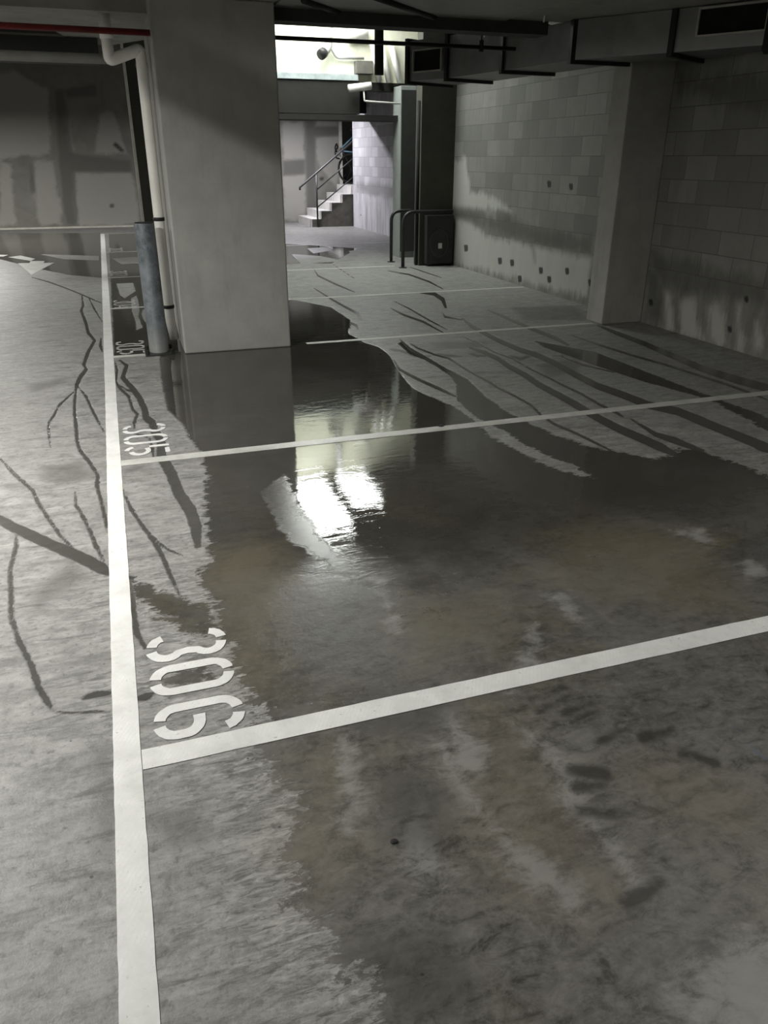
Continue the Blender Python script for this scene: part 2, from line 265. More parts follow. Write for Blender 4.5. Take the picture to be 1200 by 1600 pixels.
# ------------------------------------------------------------------ materials
def concrete(name, a, b, tint=(.12, .11, .085), dark=.5, blocks=False, rough=.85):
    m = N(name); big = m.noise(.9, detail=6, dist=.6); mid = m.noise(5, detail=8, rough=.65); fine = m.noise(60, detail=4)
    drip = m.noise(2.5, m.co(scale=(2.2, 2.2, .35)), 6, .65)
    c = m.mix(m.rng(mid, .3, .7), a, b); c = m.mix(m.rng(big, .42, .70, 0, dark), c, tint); c = m.mix(m.rng(drip, .55, .75, 0, dark*.7), c, tuple(x*.5 for x in a))
    c = m.mix(m.rng(fine, .62, .75, 0, .3), c, tuple(x*.3 for x in a))
    m.bump(m.math('ADD', mid, m.math('MULTIPLY', fine, .3)), .35, .006)
    return m.out(c, rough)
def block_mat(name, a, b, axis_='Y', low=.55):
    """painted blockwork above a cast band; attribute 'lime' marks the pale streaks, 'damp' the wet stains and painted shade"""
    m = N(name); X, Y, Z = m.sep(); cb = m.n('ShaderNodeCombineXYZ'); m.l(Y if axis_ == 'Y' else X, cb.inputs[0]); m.l(m.math('ADD', Z, .045), cb.inputs[1])
    br = m.n('ShaderNodeTexBrick'); m.l(cb.outputs[0], br.inputs['Vector']); br.offset = .5
    for k, v in (('Scale', 1), ('Mortar Size', .004), ('Mortar Smooth', .3), ('Brick Width', .40), ('Row Height', .20), ('Bias', .0)): br.inputs[k].default_value = v
    br.inputs['Color1'].default_value = tuple(x*.80 for x in a)+(1,); br.inputs['Color2'].default_value = b+(1,); br.inputs['Mortar'].default_value = tuple(x*.55 for x in a)+(1,)
    mid = m.noise(3.2, detail=7, rough=.65, dist=.4); fine = m.noise(45, detail=4); big = m.noise(.7, detail=5)
    vs = m.noise(3.0, m.co(scale=(1.6, 1.6, .3)), 7, .65)
    c = m.mix(m.rng(mid, .35, .7, 0, .45), br.outputs[0], tuple(x*.72 for x in a)); c = m.mix(m.rng(vs, .5, .72, 0, .35), c, tuple(x*.6 for x in a))
    base = m.mix(m.rng(vs, .35, .65), tuple(x*.75 for x in a), tuple(x*1.1 for x in b)); base = m.mix(m.rng(fine, .6, .75, 0, .5), base, tuple(x*.3 for x in a))
    lowm = m.rng(Z, low-.01, low+.01, 1, 0); c = m.mix(lowm, c, base)
    vt = m.noise(1.0, m.co(scale=(9, 9, 1.6)), 8, .7, .4); jit = m.math('ADD', m.math('MULTIPLY', m.math('SUBTRACT', mid, .5), .16), m.math('MULTIPLY', m.math('SUBTRACT', vt, .5), .30))
    lime = m.rng(m.math('ADD', jit, m.attr('lime')), -.05, .07, 0, .75, True)
    damp_shade = m.rng(m.math('ADD', jit, m.attr('damp_shade')), -.08, .08, 0, .62, True)
    c = m.mix(lime, c, tuple(min(1, x*1.9) for x in b)); c = m.mix(damp_shade, c, (a[0]*.38, a[1]*.38, a[2]*.35))
    c = m.mix(m.rng(m.attr('hole'), -.012, .004, 0, .9), c, (.012, .012, .01))
    hgt = m.mixf(lowm, br.outputs['Fac'], 0.); m.bump(m.math('SUBTRACT', m.math('MULTIPLY', mid, .5), hgt), .5, .006)
    return m.out(c, .85)
CONC = concrete('column_concrete', (.200, .198, .180), (.262, .259, .240), (.150, .147, .130), .5)
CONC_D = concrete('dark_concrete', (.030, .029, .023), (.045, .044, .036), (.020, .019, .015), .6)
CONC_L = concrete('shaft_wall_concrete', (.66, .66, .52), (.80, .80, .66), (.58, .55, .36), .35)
CONC_S = concrete('soffit_concrete', (.26, .257, .23), (.34, .337, .31), (.15, .148, .13), .6)
STEP = concrete('step_concrete', (.55, .54, .52), (.7, .69, .67), (.45, .44, .42), .3)
STEEL = simple('duct_steel', (.25, .25, .25), .50, .75, .22, 3)
BLK = simple('black_steel', (.018, .018, .018), .55, .3); RAIL = simple('dark_rail_steel', (.045, .047, .047), .45, .5)
PVC = simple('white_pvc', (.80, .79, .74), .38, 0, .08, 5); GREYP = simple('grey_pvc', (.33, .33, .31), .5, 0, .12)
REDP = simple('red_pipe_paint', (.15, .018, .016), .45); TRIM = simple('pale_trim', (.55, .54, .48), .7, 0, .15)
HOLE = simple('black_void', (.004, .004, .004), .9)
def galv():
    m = N('galvanised_bollard_steel'); v = m.n('ShaderNodeTexVoronoi'); m.l(m.co(scale=(1, 1, .8)), v.inputs['Vector']); v.inputs['Scale'].default_value = 34
    n = m.noise(7, detail=7, rough=.7); c = m.mix(m.rng(n, .35, .65), (.10, .115, .13), (.235, .26, .28)); c = m.mix(m.rng(v.outputs['Color'], .3, .9, 0, .3), c, (.31, .335, .35))
    c = m.mix(m.rng(m.math('ADD', m.sep()[2], m.math('MULTIPLY', n, .25)), .38, .16, 0, .6), c, (.40, .40, .37))
    m.bump(n, .3, .003); return m.out(c, .5, .35)
GALV = galv()
def paint():
    m = N('worn_white_road_paint'); n = m.noise(7, detail=8, rough=.7, dist=.3); f = m.noise(55, detail=5, rough=.7); s = m.noise(3, m.co(scale=(1, 3, 1)), 7, .7)
    c = m.mix(m.rng(n, .35, .68), (.56, .56, .54), (.73, .73, .71)); c = m.mix(m.rng(s, .55, .72, 0, .35), c, (.42, .42, .40)); c = m.mix(m.rng(f, .60, .76, 0, .5), c, (.38, .38, .36))
    c = m.mix(m.rng(f, .36, .26, 0, .9), c, (.10, .10, .09))
    wv = m.n('ShaderNodeTexWave'); m.l(m.co(rot=(0, 0, .5)), wv.inputs['Vector']); wv.inputs['Scale'].default_value = 26; wv.inputs['Distortion'].default_value = 3
    c = m.mix(m.math('MULTIPLY', m.rng(wv.outputs[1], .7, .9, 0, .10), m.rng(n, .48, .56)), c, (.36, .36, .35))
    m.bump(f, .25, .002); return m.out(c, .5)
PAINT = paint()
def paint_far():
    m = N('damp_white_road_paint'); n = m.noise(9, detail=8, rough=.7); s = m.noise(2.2, detail=5)
    c = m.mix(m.rng(n, .35, .65), (.42, .42, .39), (.56, .56, .53)); c = m.mix(m.rng(s, .5, .7, 0, .5), c, (.30, .30, .28)); return m.out(c, .4)
PAINT_F = paint_far()
# ------------------------------------------------------------------ mesh helpers
def mesh_obj(name, bm, mat, parent=None, smooth=False, bevel=0.):
    me = bpy.data.meshes.new(name); bmesh.ops.recalc_face_normals(bm, faces=bm.faces); bm.to_mesh(me); bm.free(); me.materials.append(mat)
    o = link(bpy.data.objects.new(name, me))
    if smooth:
        for p in me.polygons: p.use_smooth = True
    if bevel:
        b = o.modifiers.new('bevel', 'BEVEL'); b.width = bevel; b.segments = 2; b.limit_method = 'ANGLE'
    if parent: o.parent = parent; o.matrix_parent_inverse = Matrix.Translation(parent.location).inverted() if parent.rotation_euler.z == 0 else parent.matrix_basis.inverted()
    return o
def box(bm, x0, x1, y0, y1, z0, z1):
    v = [bm.verts.new((x, y, z)) for z in (z0, z1) for x, y in ((x0, y0), (x1, y0), (x1, y1), (x0, y1))]
    for f in ((0, 1, 2, 3), (4, 5, 6, 7), (0, 1, 5, 4), (1, 2, 6, 5), (2, 3, 7, 6), (3, 0, 4, 7)): bm.faces.new([v[i] for i in f])
    return v
def bx(name, dims, mat, parent=None, bevel=0., st=False):
    bm = bmesh.new(); box(bm, *dims); o = mesh_obj(name, bm, mat, parent, bevel=bevel)
    if st: kind(o)
    return o
def prism(bm, poly, z0, z1):
    a = [bm.verts.new((x, y, z0)) for x, y in poly]; b = [bm.verts.new((x, y, z1)) for x, y in poly]; n = len(poly)
    bm.faces.new(a); bm.faces.new(b)
    for i in range(n): bm.faces.new((a[i], a[(i+1) % n], b[(i+1) % n], b[i]))
def fillet(pts, r, k=6):
    out = [Vector(pts[0])]
    for i in range(1, len(pts)-1):
        a, b, c = Vector(pts[i-1]), Vector(pts[i]), Vector(pts[i+1]); d1 = (a-b); d2 = (c-b); rr = min(r, d1.length*.45, d2.length*.45)
        p, q = b+d1.normalized()*rr, b+d2.normalized()*rr
        for j in range(k+1): t = j/k; out.append(p*(1-t)**2+b*2*t*(1-t)+q*t*t)
    return out+[Vector(pts[-1])]
def tube(bm, pts, r, seg=12, cap=True, closed=False):
    pts = [Vector(p) for p in pts]; n = len(pts); rings = []; prev = None
    for i, p in enumerate(pts):
        if closed: d = pts[(i+1) % n]-pts[i-1]
        else: d = pts[min(i+1, n-1)]-pts[max(i-1, 0)]
        d.normalize()
        if prev is None: s = d.cross(Vector((0, 0, 1)) if abs(d.z) < .9 else Vector((1, 0, 0))).normalized()
        else: s = (prev-d*prev.dot(d)).normalized()
        prev = s; u = d.cross(s)
        rings.append([bm.verts.new(p+(s*math.cos(2*math.pi*k/seg)+u*math.sin(2*math.pi*k/seg))*r) for k in range(seg)])
    for i in range(n if closed else n-1):
        A, B = rings[i], rings[(i+1) % n]
        for k in range(seg): bm.faces.new((A[k], A[(k+1) % seg], B[(k+1) % seg], B[k]))
    if cap and not closed: bm.faces.new(rings[0][::-1]); bm.faces.new(rings[-1])
def tb(name, pts, r, mat, parent=None, seg=12, fil=0, closed=False):
    bm = bmesh.new(); tube(bm, fillet(pts, fil) if fil else pts, r, seg, True, closed); return mesh_obj(name, bm, mat, parent, smooth=True)
def cyl(name, c, r, h, mat, parent=None, seg=24, bevel=.0):
    bm = bmesh.new(); prism(bm, [(c[0]+r*math.cos(2*math.pi*k/seg), c[1]+r*math.sin(2*math.pi*k/seg)) for k in range(seg)], c[2], c[2]+h); return mesh_obj(name, bm, mat, parent, bevel=bevel)
def empty(name, loc, label, cat, group=None):
    o = bpy.data.objects.new(name, None); link(o); o.location = loc; o.empty_display_size = .1; tag(o, label, cat, group); return o
def tag(o, label, cat, group=None):
    o['label'] = label; o['category'] = cat
    if group: o['group'] = group
    return o
# ------------------------------------------------------------------ room shell
def xp(px, py, X=5.07): return onX(px, py, X)
def yp(px, py, Y=20.98): return onY(px, py, Y)
RW_LIME = [[xp(*p) for p in P] for P in [[(1040,455),(1052,462),(1050,500),(1058,520),(1040,515)], [(1062,470),(1085,465),(1090,500),(1095,520),(1100,535),(1062,528)], [(1105,478),(1118,472),(1130,490),(1142,545),(1120,540),(1108,520)], [(1150,470),(1160,468),(1158,500),(1170,530),(1160,555),(1146,550)], [(1176,500),(1186,495),(1190,540),(1180,545)],
    [(700,335),(735,345),(760,368),(860,388),(925,402),(918,465),(760,425),(700,410)], [(704,250),(730,245),(735,300),(770,305),(800,330),(705,325)]]]
RW_DAMP_SHADE = [[xp(*p) for p in P] for P in [[(765,345),(790,335),(850,362),(925,372),(922,397),(850,385),(780,362)], [(1020,395),(1060,402),(1200,440),(1200,478),(1150,470),(1080,458),(1040,450),(1022,430)], [(700,325),(735,327),(790,345),(780,362),(705,338)], [(1012,420),(1030,425),(1035,500),(1012,500)], ribbon([(829,372),(833,390),(835,408)],6,3), ribbon([(1060,130),(1200,150),(1400,170)],60,60)]]  # last ribbon paints in the duct's shade along the wall top
RW_HOLE = [[xp(x-3, y-5), xp(x+3, y-5), xp(x+3, y+4), xp(x-2, y+5)] for x, y in [(728,388), (781,408), (845,423), (858,437), (812,436), (886,424), (922,442), (1017,473), (1140,515), (858,288), (892,292), (1166,468), (800,411)]]
zed = lambda u, v: u*0-.35
BLOCK = block_mat('grey_blockwork', (.175, .174, .158), (.225, .224, .206))
BLOCK_S = block_mat('white_blockwork', (.40, .395, .41), (.50, .49, .515), low=.78)
kind(grid_mesh('wall_right', axis([(-4, 4.6, .2), (4.6, 11.95, .03)]), axis([(0, 2.75, .025), (2.75, 4.2, .3)]), lambda u, v: np.stack([u*0+5.07, u, v], -1),
    {'lime': lambda u, v: sdf(u, v, RW_LIME), 'damp_shade': lambda u, v: sdf(u, v, RW_DAMP_SHADE), 'hole': lambda u, v: sdf(u, v, RW_HOLE, .1)}, BLOCK))
bx('wall_right_backing', (5.08, 5.3, -4, 11.95, 0, 4.2), CONC_D, st=True)
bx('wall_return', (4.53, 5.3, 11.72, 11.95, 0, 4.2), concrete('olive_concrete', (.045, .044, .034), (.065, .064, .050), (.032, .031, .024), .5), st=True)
kind(grid_mesh('wall_stair', axis([(12.0, 19.3, .1)]), axis([(0, 4.2, .1)]), lambda u, v: np.stack([u*0+5.72, u, v], -1),
    {'lime': zed, 'damp_shade': lambda u, v: sdf(u, v, [[(13, .82), (18, .76), (19.0, .9), (19, 1.0), (13, 1.02)]]), 'hole': lambda u, v: sdf(u, v, [[onX(x-1, y-2, 5.7), onX(x+1, y-2, 5.7), onX(x+1, y+2, 5.7), onX(x-1, y+2, 5.7)] for x, y in [(589, 345), (563, 335)]], .1)}, BLOCK_S))
bx('wall_stair_backing', (5.73, 5.95, 11.95, 19.32, 0, 4.2), STEP, st=True)
FW_L = [[yp(*p) for p in P] for P in [[(52,252),(82,250),(98,352),(60,352)], [(112,270),(205,268),(222,352),(118,352)], [(155,180),(165,172),(178,176),(190,215),(205,245),(150,238)], [(100,170),(108,190),(116,235),(108,238),(103,200)], [(0,250),(18,255),(25,350),(0,350)], [(20,110),(75,140),(80,240),(0,250),(-60,120)],
    [(443,190),(474,190),(476,248),(443,250)], [(494,215),(530,212),(528,300),(494,250)], [(443,275),(478,272),(480,345),(443,345)], [(494,170),(530,170),(530,197),(494,197)]]]
FW_D = [[yp(*p) for p in P] for P in [[(102,140),(150,130),(152,150),(104,152)], [(85,140),(100,140),(116,250),(122,352),(104,352),(92,250)], [(108,240),(205,250),(207,270),(110,268)], [(45,255),(50,258),(55,300),(48,300)], [(478,170),(492,170),(494,350),(480,350)], [(478,198),(530,198),(530,212),(478,214)], [(443,252),(476,250),(476,272),(443,274)]]]
FAR = N('rendered_far_wall'); _m = FAR
_mid = _m.noise(2.2, detail=8, rough=.65, dist=.5); _f = _m.noise(25, detail=5)
_c = _m.mix(_m.rng(_mid, .3, .7), (.16, .157, .138), (.225, .222, .2)); _c = _m.mix(_m.rng(_f, .6, .8, 0, .3), _c, (.08, .078, .07))
_l = _m.rng(_m.math('MULTIPLY_ADD', _m.math('SUBTRACT', _mid, .5), .3, _m.attr('lime')), -.05, .06, 0, .8, True); _d = _m.rng(_m.math('MULTIPLY_ADD', _m.math('SUBTRACT', _mid, .5), .2, _m.attr('damp_shade')), -.05, .05, 0, .75, True)
_c = _m.mix(_l, _c, (.34, .335, .305)); _c = _m.mix(_d, _c, (.105, .105, .095)); _c = _m.mix(_m.rng(_m.attr('hole'), -.03, .02, 0, .9), _c, (.03, .03, .025)); FARM = _m.out(_c, .85)
kind(grid_mesh('wall_far', axis([(-8, -3.4, .3), (-3.4, 1.6, .05), (1.6, 4.2, .2), (4.2, 5.93, .05)]), axis([(0, 3.7, .05), (3.7, 4.2, .25)]), lambda u, v: np.stack([u, u*0+21.0, v], -1),
    {'lime': lambda u, v: sdf(u, v, FW_L), 'damp_shade': lambda u, v: sdf(u, v, FW_D), 'hole': lambda u, v: sdf(u, v, [[yp(x-3,y-2),yp(x+3,y-2),yp(x+3,y+3),yp(x-3,y+3)] for x, y in [(175,321), (503,279)]]+[[yp(176,226),yp(181,222),yp(195,236),yp(190,238)]], .1)}, FARM))
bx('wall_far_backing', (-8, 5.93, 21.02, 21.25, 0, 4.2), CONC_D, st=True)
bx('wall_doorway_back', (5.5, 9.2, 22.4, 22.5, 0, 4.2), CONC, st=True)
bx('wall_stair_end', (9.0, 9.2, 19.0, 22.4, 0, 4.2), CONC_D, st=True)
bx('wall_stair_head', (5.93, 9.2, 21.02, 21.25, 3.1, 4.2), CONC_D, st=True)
bx('trim_1', (5.86, 5.93, 20.94, 21.02, .72, 3.1), TRIM, st=True)
bx('wall_stair_inner', (5.95, 9.2, 19.05, 19.3, 0, 4.2), STEP, st=True)
bx('wall_left', (-6.6, -6.4, -4, 21.2, 0, 4.2), CONC, st=True)
bx('wall_rear', (-6.6, 5.3, -4.1, -3.9, 0, 4.2), CONC, st=True)
bx('trim_2', (-6.4, 3.9, 20.85, 20.99, 0, .035), TRIM, st=True)
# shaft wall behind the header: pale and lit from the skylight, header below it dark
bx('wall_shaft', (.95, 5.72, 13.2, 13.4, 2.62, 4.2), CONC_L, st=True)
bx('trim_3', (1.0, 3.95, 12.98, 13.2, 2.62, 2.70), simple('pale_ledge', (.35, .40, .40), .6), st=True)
SHADE_CONC = concrete('shade_dark_concrete', (.010, .0098, .0075), (.016, .0155, .012), (.007, .0068, .005), .5)  # near-black base puts the shade under the ledge into the colour
bx('wall_header', (.95, 3.98, 13.0, 13.4, 2.16, 2.62), SHADE_CONC, st=True)
bx('wall_header_side', (4.0, 5.72, 13.2, 13.4, 2.50, 2.62), SHADE_CONC, st=True)
bx('wall_header_beam', (.95, 5.0, 12.95, 13.4, 2.07, 2.15), SHADE_CONC, st=True)
# ceilings
LOWZ = 2.60
bx('ceiling', (-6.5, 5.3, -4, 6.9, LOWZ, LOWZ+.2), CONC_S, st=True)
bm = bmesh.new(); prism(bm, [(-6.5, 6.9), (1.35, 6.9), (1.35, 7.8), (.54, 8.34), (.2, 8.92), (-.11, 8.57), (-.26, 7.83), (-.63, 7.96), (-6.5, 7.9)], 2.5, 2.68); kind(mesh_obj('ceiling_soffit_left', bm, CONC_S))
bx('ceiling_edge_beam', (1.42, 3.82, 6.9, 7.1, 2.50, 2.60), simple('dark_beam', (.04, .04, .035), .8), st=True)
bx('wall_upstand', (-6.5, 5.3, 6.95, 7.1, 2.68, 4.2), CONC_D, st=True)
# high ceiling with the two skylight openings cut out
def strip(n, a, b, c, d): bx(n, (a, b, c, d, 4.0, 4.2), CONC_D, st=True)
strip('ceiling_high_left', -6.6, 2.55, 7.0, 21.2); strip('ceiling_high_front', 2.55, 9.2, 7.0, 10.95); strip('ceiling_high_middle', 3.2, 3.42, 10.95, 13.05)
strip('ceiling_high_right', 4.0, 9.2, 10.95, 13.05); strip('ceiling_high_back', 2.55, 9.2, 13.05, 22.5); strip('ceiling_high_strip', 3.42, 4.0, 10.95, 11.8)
SKYP = emis('lit_skylight_glass', (.95, .985, .95), 32.0)
kind(bx('window_1', (2.55, 3.2, 10.95, 13.05, 4.02, 4.06), SKYP)); kind(bx('window_2', (3.42, 4.0, 11.8, 13.05, 4.02, 4.06), SKYP))
w2 = bpy.data.objects['window_2']
for i in range(3): bx('glazing_bar', (3.42, 4.0, 12.06+i*.32, 12.13+i*.32, 3.98, 4.018), BLK, w2)
bx('stair_shadow_beam', (3.3, 5.72, 18.2, 18.35, 2.43, 4.0), SHADE_CONC, st=True)  # unseen beam added to shade the stair wall and mask the lamp
tag(bx('black_duct', (-3.4, .12, 8.35, 8.9, 2.33, 2.495), simple('black_duct_steel', (.015, .015, .015), .6)), 'black duct under the ceiling behind the red pipe', 'duct')
# columns
MAINC = concrete('main_column_concrete', (.33, .328, .305), (.40, .397, .372), (.27, .267, .245), .45)
bx('wall_column_main', (.475, 1.40, 6.75, 7.6, 0, LOWZ), MAINC, bevel=.012); o = bpy.data.objects['wall_column_main']; o.name = 'concrete_column'; o['kind'] = 'structure'
bx('concrete_column', (.47, .98, 11.6, 12.25, 0, 4.0), CONC_D, bevel=.01, st=True)
bx('lit_edge_strip', (.435, .469, 11.60, 11.66, .0, 3.3), TRIM, st=True)  # pale strip paints in the column's lit left edge
bx('concrete_pillar', (4.60, 5.07, 6.74, 7.02, 0, LOWZ), concrete('pillar_concrete', (.30, .297, .27), (.37, .366, .335), (.18, .175, .15), .5), bevel=.01, st=True)
bx('steel_clad_column', (4.60, 4.86, 12.82, 13.19, 0, 2.56), concrete('grey_green_column', (.22, .24, .225), (.28, .30, .28), (.18, .19, .18), .3), bevel=.008, st=True)
bx('column_shade_sheet', (4.605, 4.86, 12.79, 12.819, .10, 2.5), simple('painted_shade_sheet', (.028, .030, .026), .6), st=True)  # dark sheet paints in the shade on the column's unlit front
# ------------------------------------------------------------------ ductwork
dL = [(3.06, 9.25), (3.33, 9.06), (3.59, 8.57), (3.79, 7.67), (3.97, 6.71), (4.44, 6.00), (4.81, 5.38)]
dR = [(3.75, 9.60), (3.98, 9.35), (4.20, 8.75), (4.38, 7.72), (4.55, 6.72), (4.99, 6.30), (5.03, 5.60)]
duct = empty('air_duct', (3.8, 7.7, 2.3), 'long grey sheet metal air duct running along the right wall under the ceiling', 'duct')
DZ0, DZ1 = 2.30, 2.595
for i in range(1, len(dL)-1):
    z1 = 2.68 if i < 3 else DZ1
    bm = bmesh.new(); prism(bm, [dL[i], dR[i], dR[i+1], dL[i+1]], DZ0, z1 if dL[i+1][1] > 7.15 else DZ1); mesh_obj('duct_section', bm, STEEL, duct)
for i in range(1, len(dL)):
    a, b = Vector(dL[i]), Vector(dR[i]); n = (b-a).normalized(); t = Vector((-n.y, n.x))*.022; a = a-n*.028; 
    bm = bmesh.new(); prism(bm, [a-t, b-t, b+t, a+t], DZ0-.03, 2.70 if a.y > 7.15 else DZ1); mesh_obj('flange', bm, BLK, duct)
def vent(i, u0, u1, z0, z1, label):
    a, b = Vector(dL[i]), Vector(dL[i+1]); d = (b-a); n = Vector((d.y, -d.x)).normalized()
    if n.x > 0: n = -n
    root = duct
    def P(u, w_, z): q = a+d*u+n*w_; return (q.x, q.y, z)
    def slab(nm, u0, u1, z0, z1, w0, w1, mat):
        bm = bmesh.new(); v = [bm.verts.new(P(u, w_, z)) for w_ in (w0, w1) for u, z in ((u0, z0), (u1, z0), (u1, z1), (u0, z1))]
        for f in ((0, 1, 2, 3), (4, 5, 6, 7), (0, 1, 5, 4), (1, 2, 6, 5), (2, 3, 7, 6), (3, 0, 4, 7)): bm.faces.new([v[k] for k in f])
        return mesh_obj(nm, bm, mat, root)
    L = d.length; t = .014; tu = t/L
    bm = bmesh.new()
    for (a0, a1, b0, b1) in ((u0-tu, u1+tu, z0-t, z0), (u0-tu, u1+tu, z1, z1+t), (u0-tu, u0, z0, z1), (u1, u1+tu, z0, z1)):
        v = [bm.verts.new(P(u, w_, z)) for w_ in (.001, .03) for u, z in ((a0, b0), (a1, b0), (a1, b1), (a0, b1))]
        for f in ((0, 1, 2, 3), (4, 5, 6, 7), (0, 1, 5, 4), (1, 2, 6, 5), (2, 3, 7, 6), (3, 0, 4, 7)): bm.faces.new([v[k] for k in f])
    fr_ = mesh_obj('vent_frame', bm, simple('vent_frame', (.42, .41, .36), .6), duct); fr_['label'] = label
    gr = slab('grille', u0, u1, z0, z1, .002, .008, HOLE); gr.parent = fr_; gr.matrix_parent_inverse = Matrix.Identity(4)
vent(1, .18, .86, 2.385, 2.575, 'small square black vent with pale frame on the far part of the duct')
vent(5, .28, .97, 2.40, 2.57, 'wide black vent opening with pale frame at the top right on the duct')
# short duct riser with sunlit ribs at the far end
# ------------------------------------------------------------------ pipes and ceiling services
p = empty('sprinkler_pipe', (1.4, 7.35, 2.4), 'thin black sprinkler pipe crossing in front of the bright shaft wall', 'pipe')
tb('pipe', [(1.30, 7.3, 2.435), (3.72, 7.3, 2.435)], .017, BLK, p); tb('sprinkler_drop', [(3.38, 7.3, 2.435), (3.38, 7.3, 2.6)], .006, BLK, p)
cyl('sprinkler_head', (3.38, 7.3, 2.40), .020, .09, BLK, p)
tag(tb('soil_pipe', [(2.52, 7.62, 3.9), (2.52, 7.62, 2.22)], .042, BLK), 'thick black vertical pipe hanging in the shaft opening', 'pipe')
q = empty('drain_pipe', (.17, 7.0, 2.2), 'white plastic drain pipe running down the left side of the big column', 'pipe')
tb('pipe', [(.17, 7.02, 2.50), (.17, 7.02, 2.20), (.405, 7.05, 2.285), (.405, 7.12, 1.2), (.405, 7.12, .22), (.425, 7.12, .06)], .042, PVC, q, 16, .03)
for z in (2.17, 1.05, .33):
    bm = bmesh.new(); tube(bm, [(.405, 7.12, z), (.405, 7.12, z+.028)], .047, 16); mesh_obj('bracket', bm, BLK, q, True)
tb('coupling', [(.17, 7.02, 2.34), (.17, 7.02, 2.40)], .049, PVC, q, 16)
tag(tb('conduit', [(-4.5, 7.3, 2.235), (.20, 7.3, 2.235)], .036, GREYP), 'pale grey horizontal pipe under the ceiling at top left', 'pipe')
tag(tb('fire_pipe', [(-4.5, 6.72, 2.37), (.47, 6.72, 2.355)], .021, REDP), 'dark red horizontal fire pipe at top left ending at the column', 'pipe')
tag(tb('ceiling_strap', [(1.57, 6.5, 2.585), (1.93, 6.88, 2.585)], .03, BLK), 'left black diagonal strap on the ceiling beside the column', 'strap')
tag(tb('ceiling_strap', [(2.02, 6.2, 2.585), (2.75, 6.88, 2.585)], .03, BLK), 'right black diagonal strap on the ceiling nearer the duct', 'strap')
bx('ceiling_panel', (1.42, 3.4, 5.4, 6.89, 2.585, 2.598), simple('ceiling_panel_steel', (.22, .22, .21), .5, .5), st=True)
tag(tb('hanger_rod', [(3.32, 7.12, 2.49), (3.32, 7.12, 2.62)], .005, PVC), 'thin bright hanger rod under the ceiling left of the duct flange', 'rod')
tag(tb('hanger_rod', [(3.62, 6.62, 2.55), (3.62, 6.62, 2.60)], .007, PVC), 'short bright hanger rod beside the duct nearer the camera', 'rod')
# services on the shaft wall
r = empty('shaft_pipe', (3.45, 13.1, 3.0), 'grey pipe stub with sooty elbow on the bright shaft wall', 'pipe')
tb('pipe', [(3.52, 13.08, 4.0), (3.52, 13.08, 3.05), (3.40, 12.98, 2.97)], .06, GREYP, r, 14, .08); tb('collar', [(3.42, 13.0, 2.98), (3.36, 12.95, 2.94)], .075, BLK, r)
tag(tb('lagged_pipe', [(3.84, 13.12, 3.25), (4.14, 13.12, 3.27)], .085, PVC), 'white lagged pipe length high on the right of the bright shaft wall', 'pipe')
tag(tb('conduit', [(3.58, 13.15, 3.05), (3.66, 13.15, 2.93), (4.1, 13.15, 2.94)], .018, GREYP, fil=.05), 'thin grey conduit bending across the bright shaft wall', 'pipe')
tag(bx('junction_box', (3.95, 4.22, 13.05, 13.2, 2.72, 2.90), simple('grey_box', (.12, .115, .10), .6), bevel=.008), 'dark grey junction box on the bright shaft wall', 'box')
tag(tb('waste_pipe', [(3.76, 12.86, 2.50), (4.12, 12.86, 2.545)], .055, PVC), 'short fat white pipe end below the shaft wall ledge', 'pipe')
tag(tb('thin_pipe', [(4.0, 12.85, 2.47), (4.01, 12.85, 2.335), (4.60, 12.85, 2.31)], .013, PVC, fil=.02), 'thin white bent pipe below the fat white pipe end', 'pipe')
for i_, (xa, xb) in enumerate(((4.22, 4.34), (4.36, 4.50), (4.52, 4.68))):
    tag(tb('lagged_riser', [(xa, 13.10, 3.15), (xb, 13.10, 2.62)], .045, PVC), '%s of the three white slanting lagged pipes right of the black soil pipe' % ('leftmost', 'middle', 'rightmost')[i_], 'pipe')
# ------------------------------------------------------------------ bollard
b = empty('bollard', (.27, 6.87, 0), 'galvanised steel bollard standing left of the big concrete column', 'bollard')
cyl('post', (.27, 6.87, .012), .080, 1.04, GALV, b, 32, .004); cyl('cap', (.27, 6.87, 1.052), .074, .006, RAIL, b, 32)
bx('base_plate', (.15, .39, 6.75, 6.99, 0, .012), RAIL, b)
for dx, dy in ((-.1, -.1), (.1, -.1), (-.1, .1), (.1, .1)): cyl('bolt', (.27+dx, 6.87+dy, .012), .014, .035, BLK, b, 6)
# ------------------------------------------------------------------ hoop rails by the end of the right wall
for y, lab in ((11.55, 'front dark steel hoop rail bolted to the floor by the wall end'), (12.3, 'rear dark steel hoop rail standing behind the front hoop')):
    x0 = 4.20 if y < 12 else 4.27
    h = empty('hoop_rail', (x0, y, 0), lab, 'rail', None)
    tb('hoop', [(x0, y, .0), (x0, y, .80 if y < 12 else .77), (5.0 if y < 12 else 4.60, y, .80 if y < 12 else .77)], .026, RAIL, h, 14, .18)
    cyl('foot_plate', (x0, y, 0), .06, .012, RAIL, h)
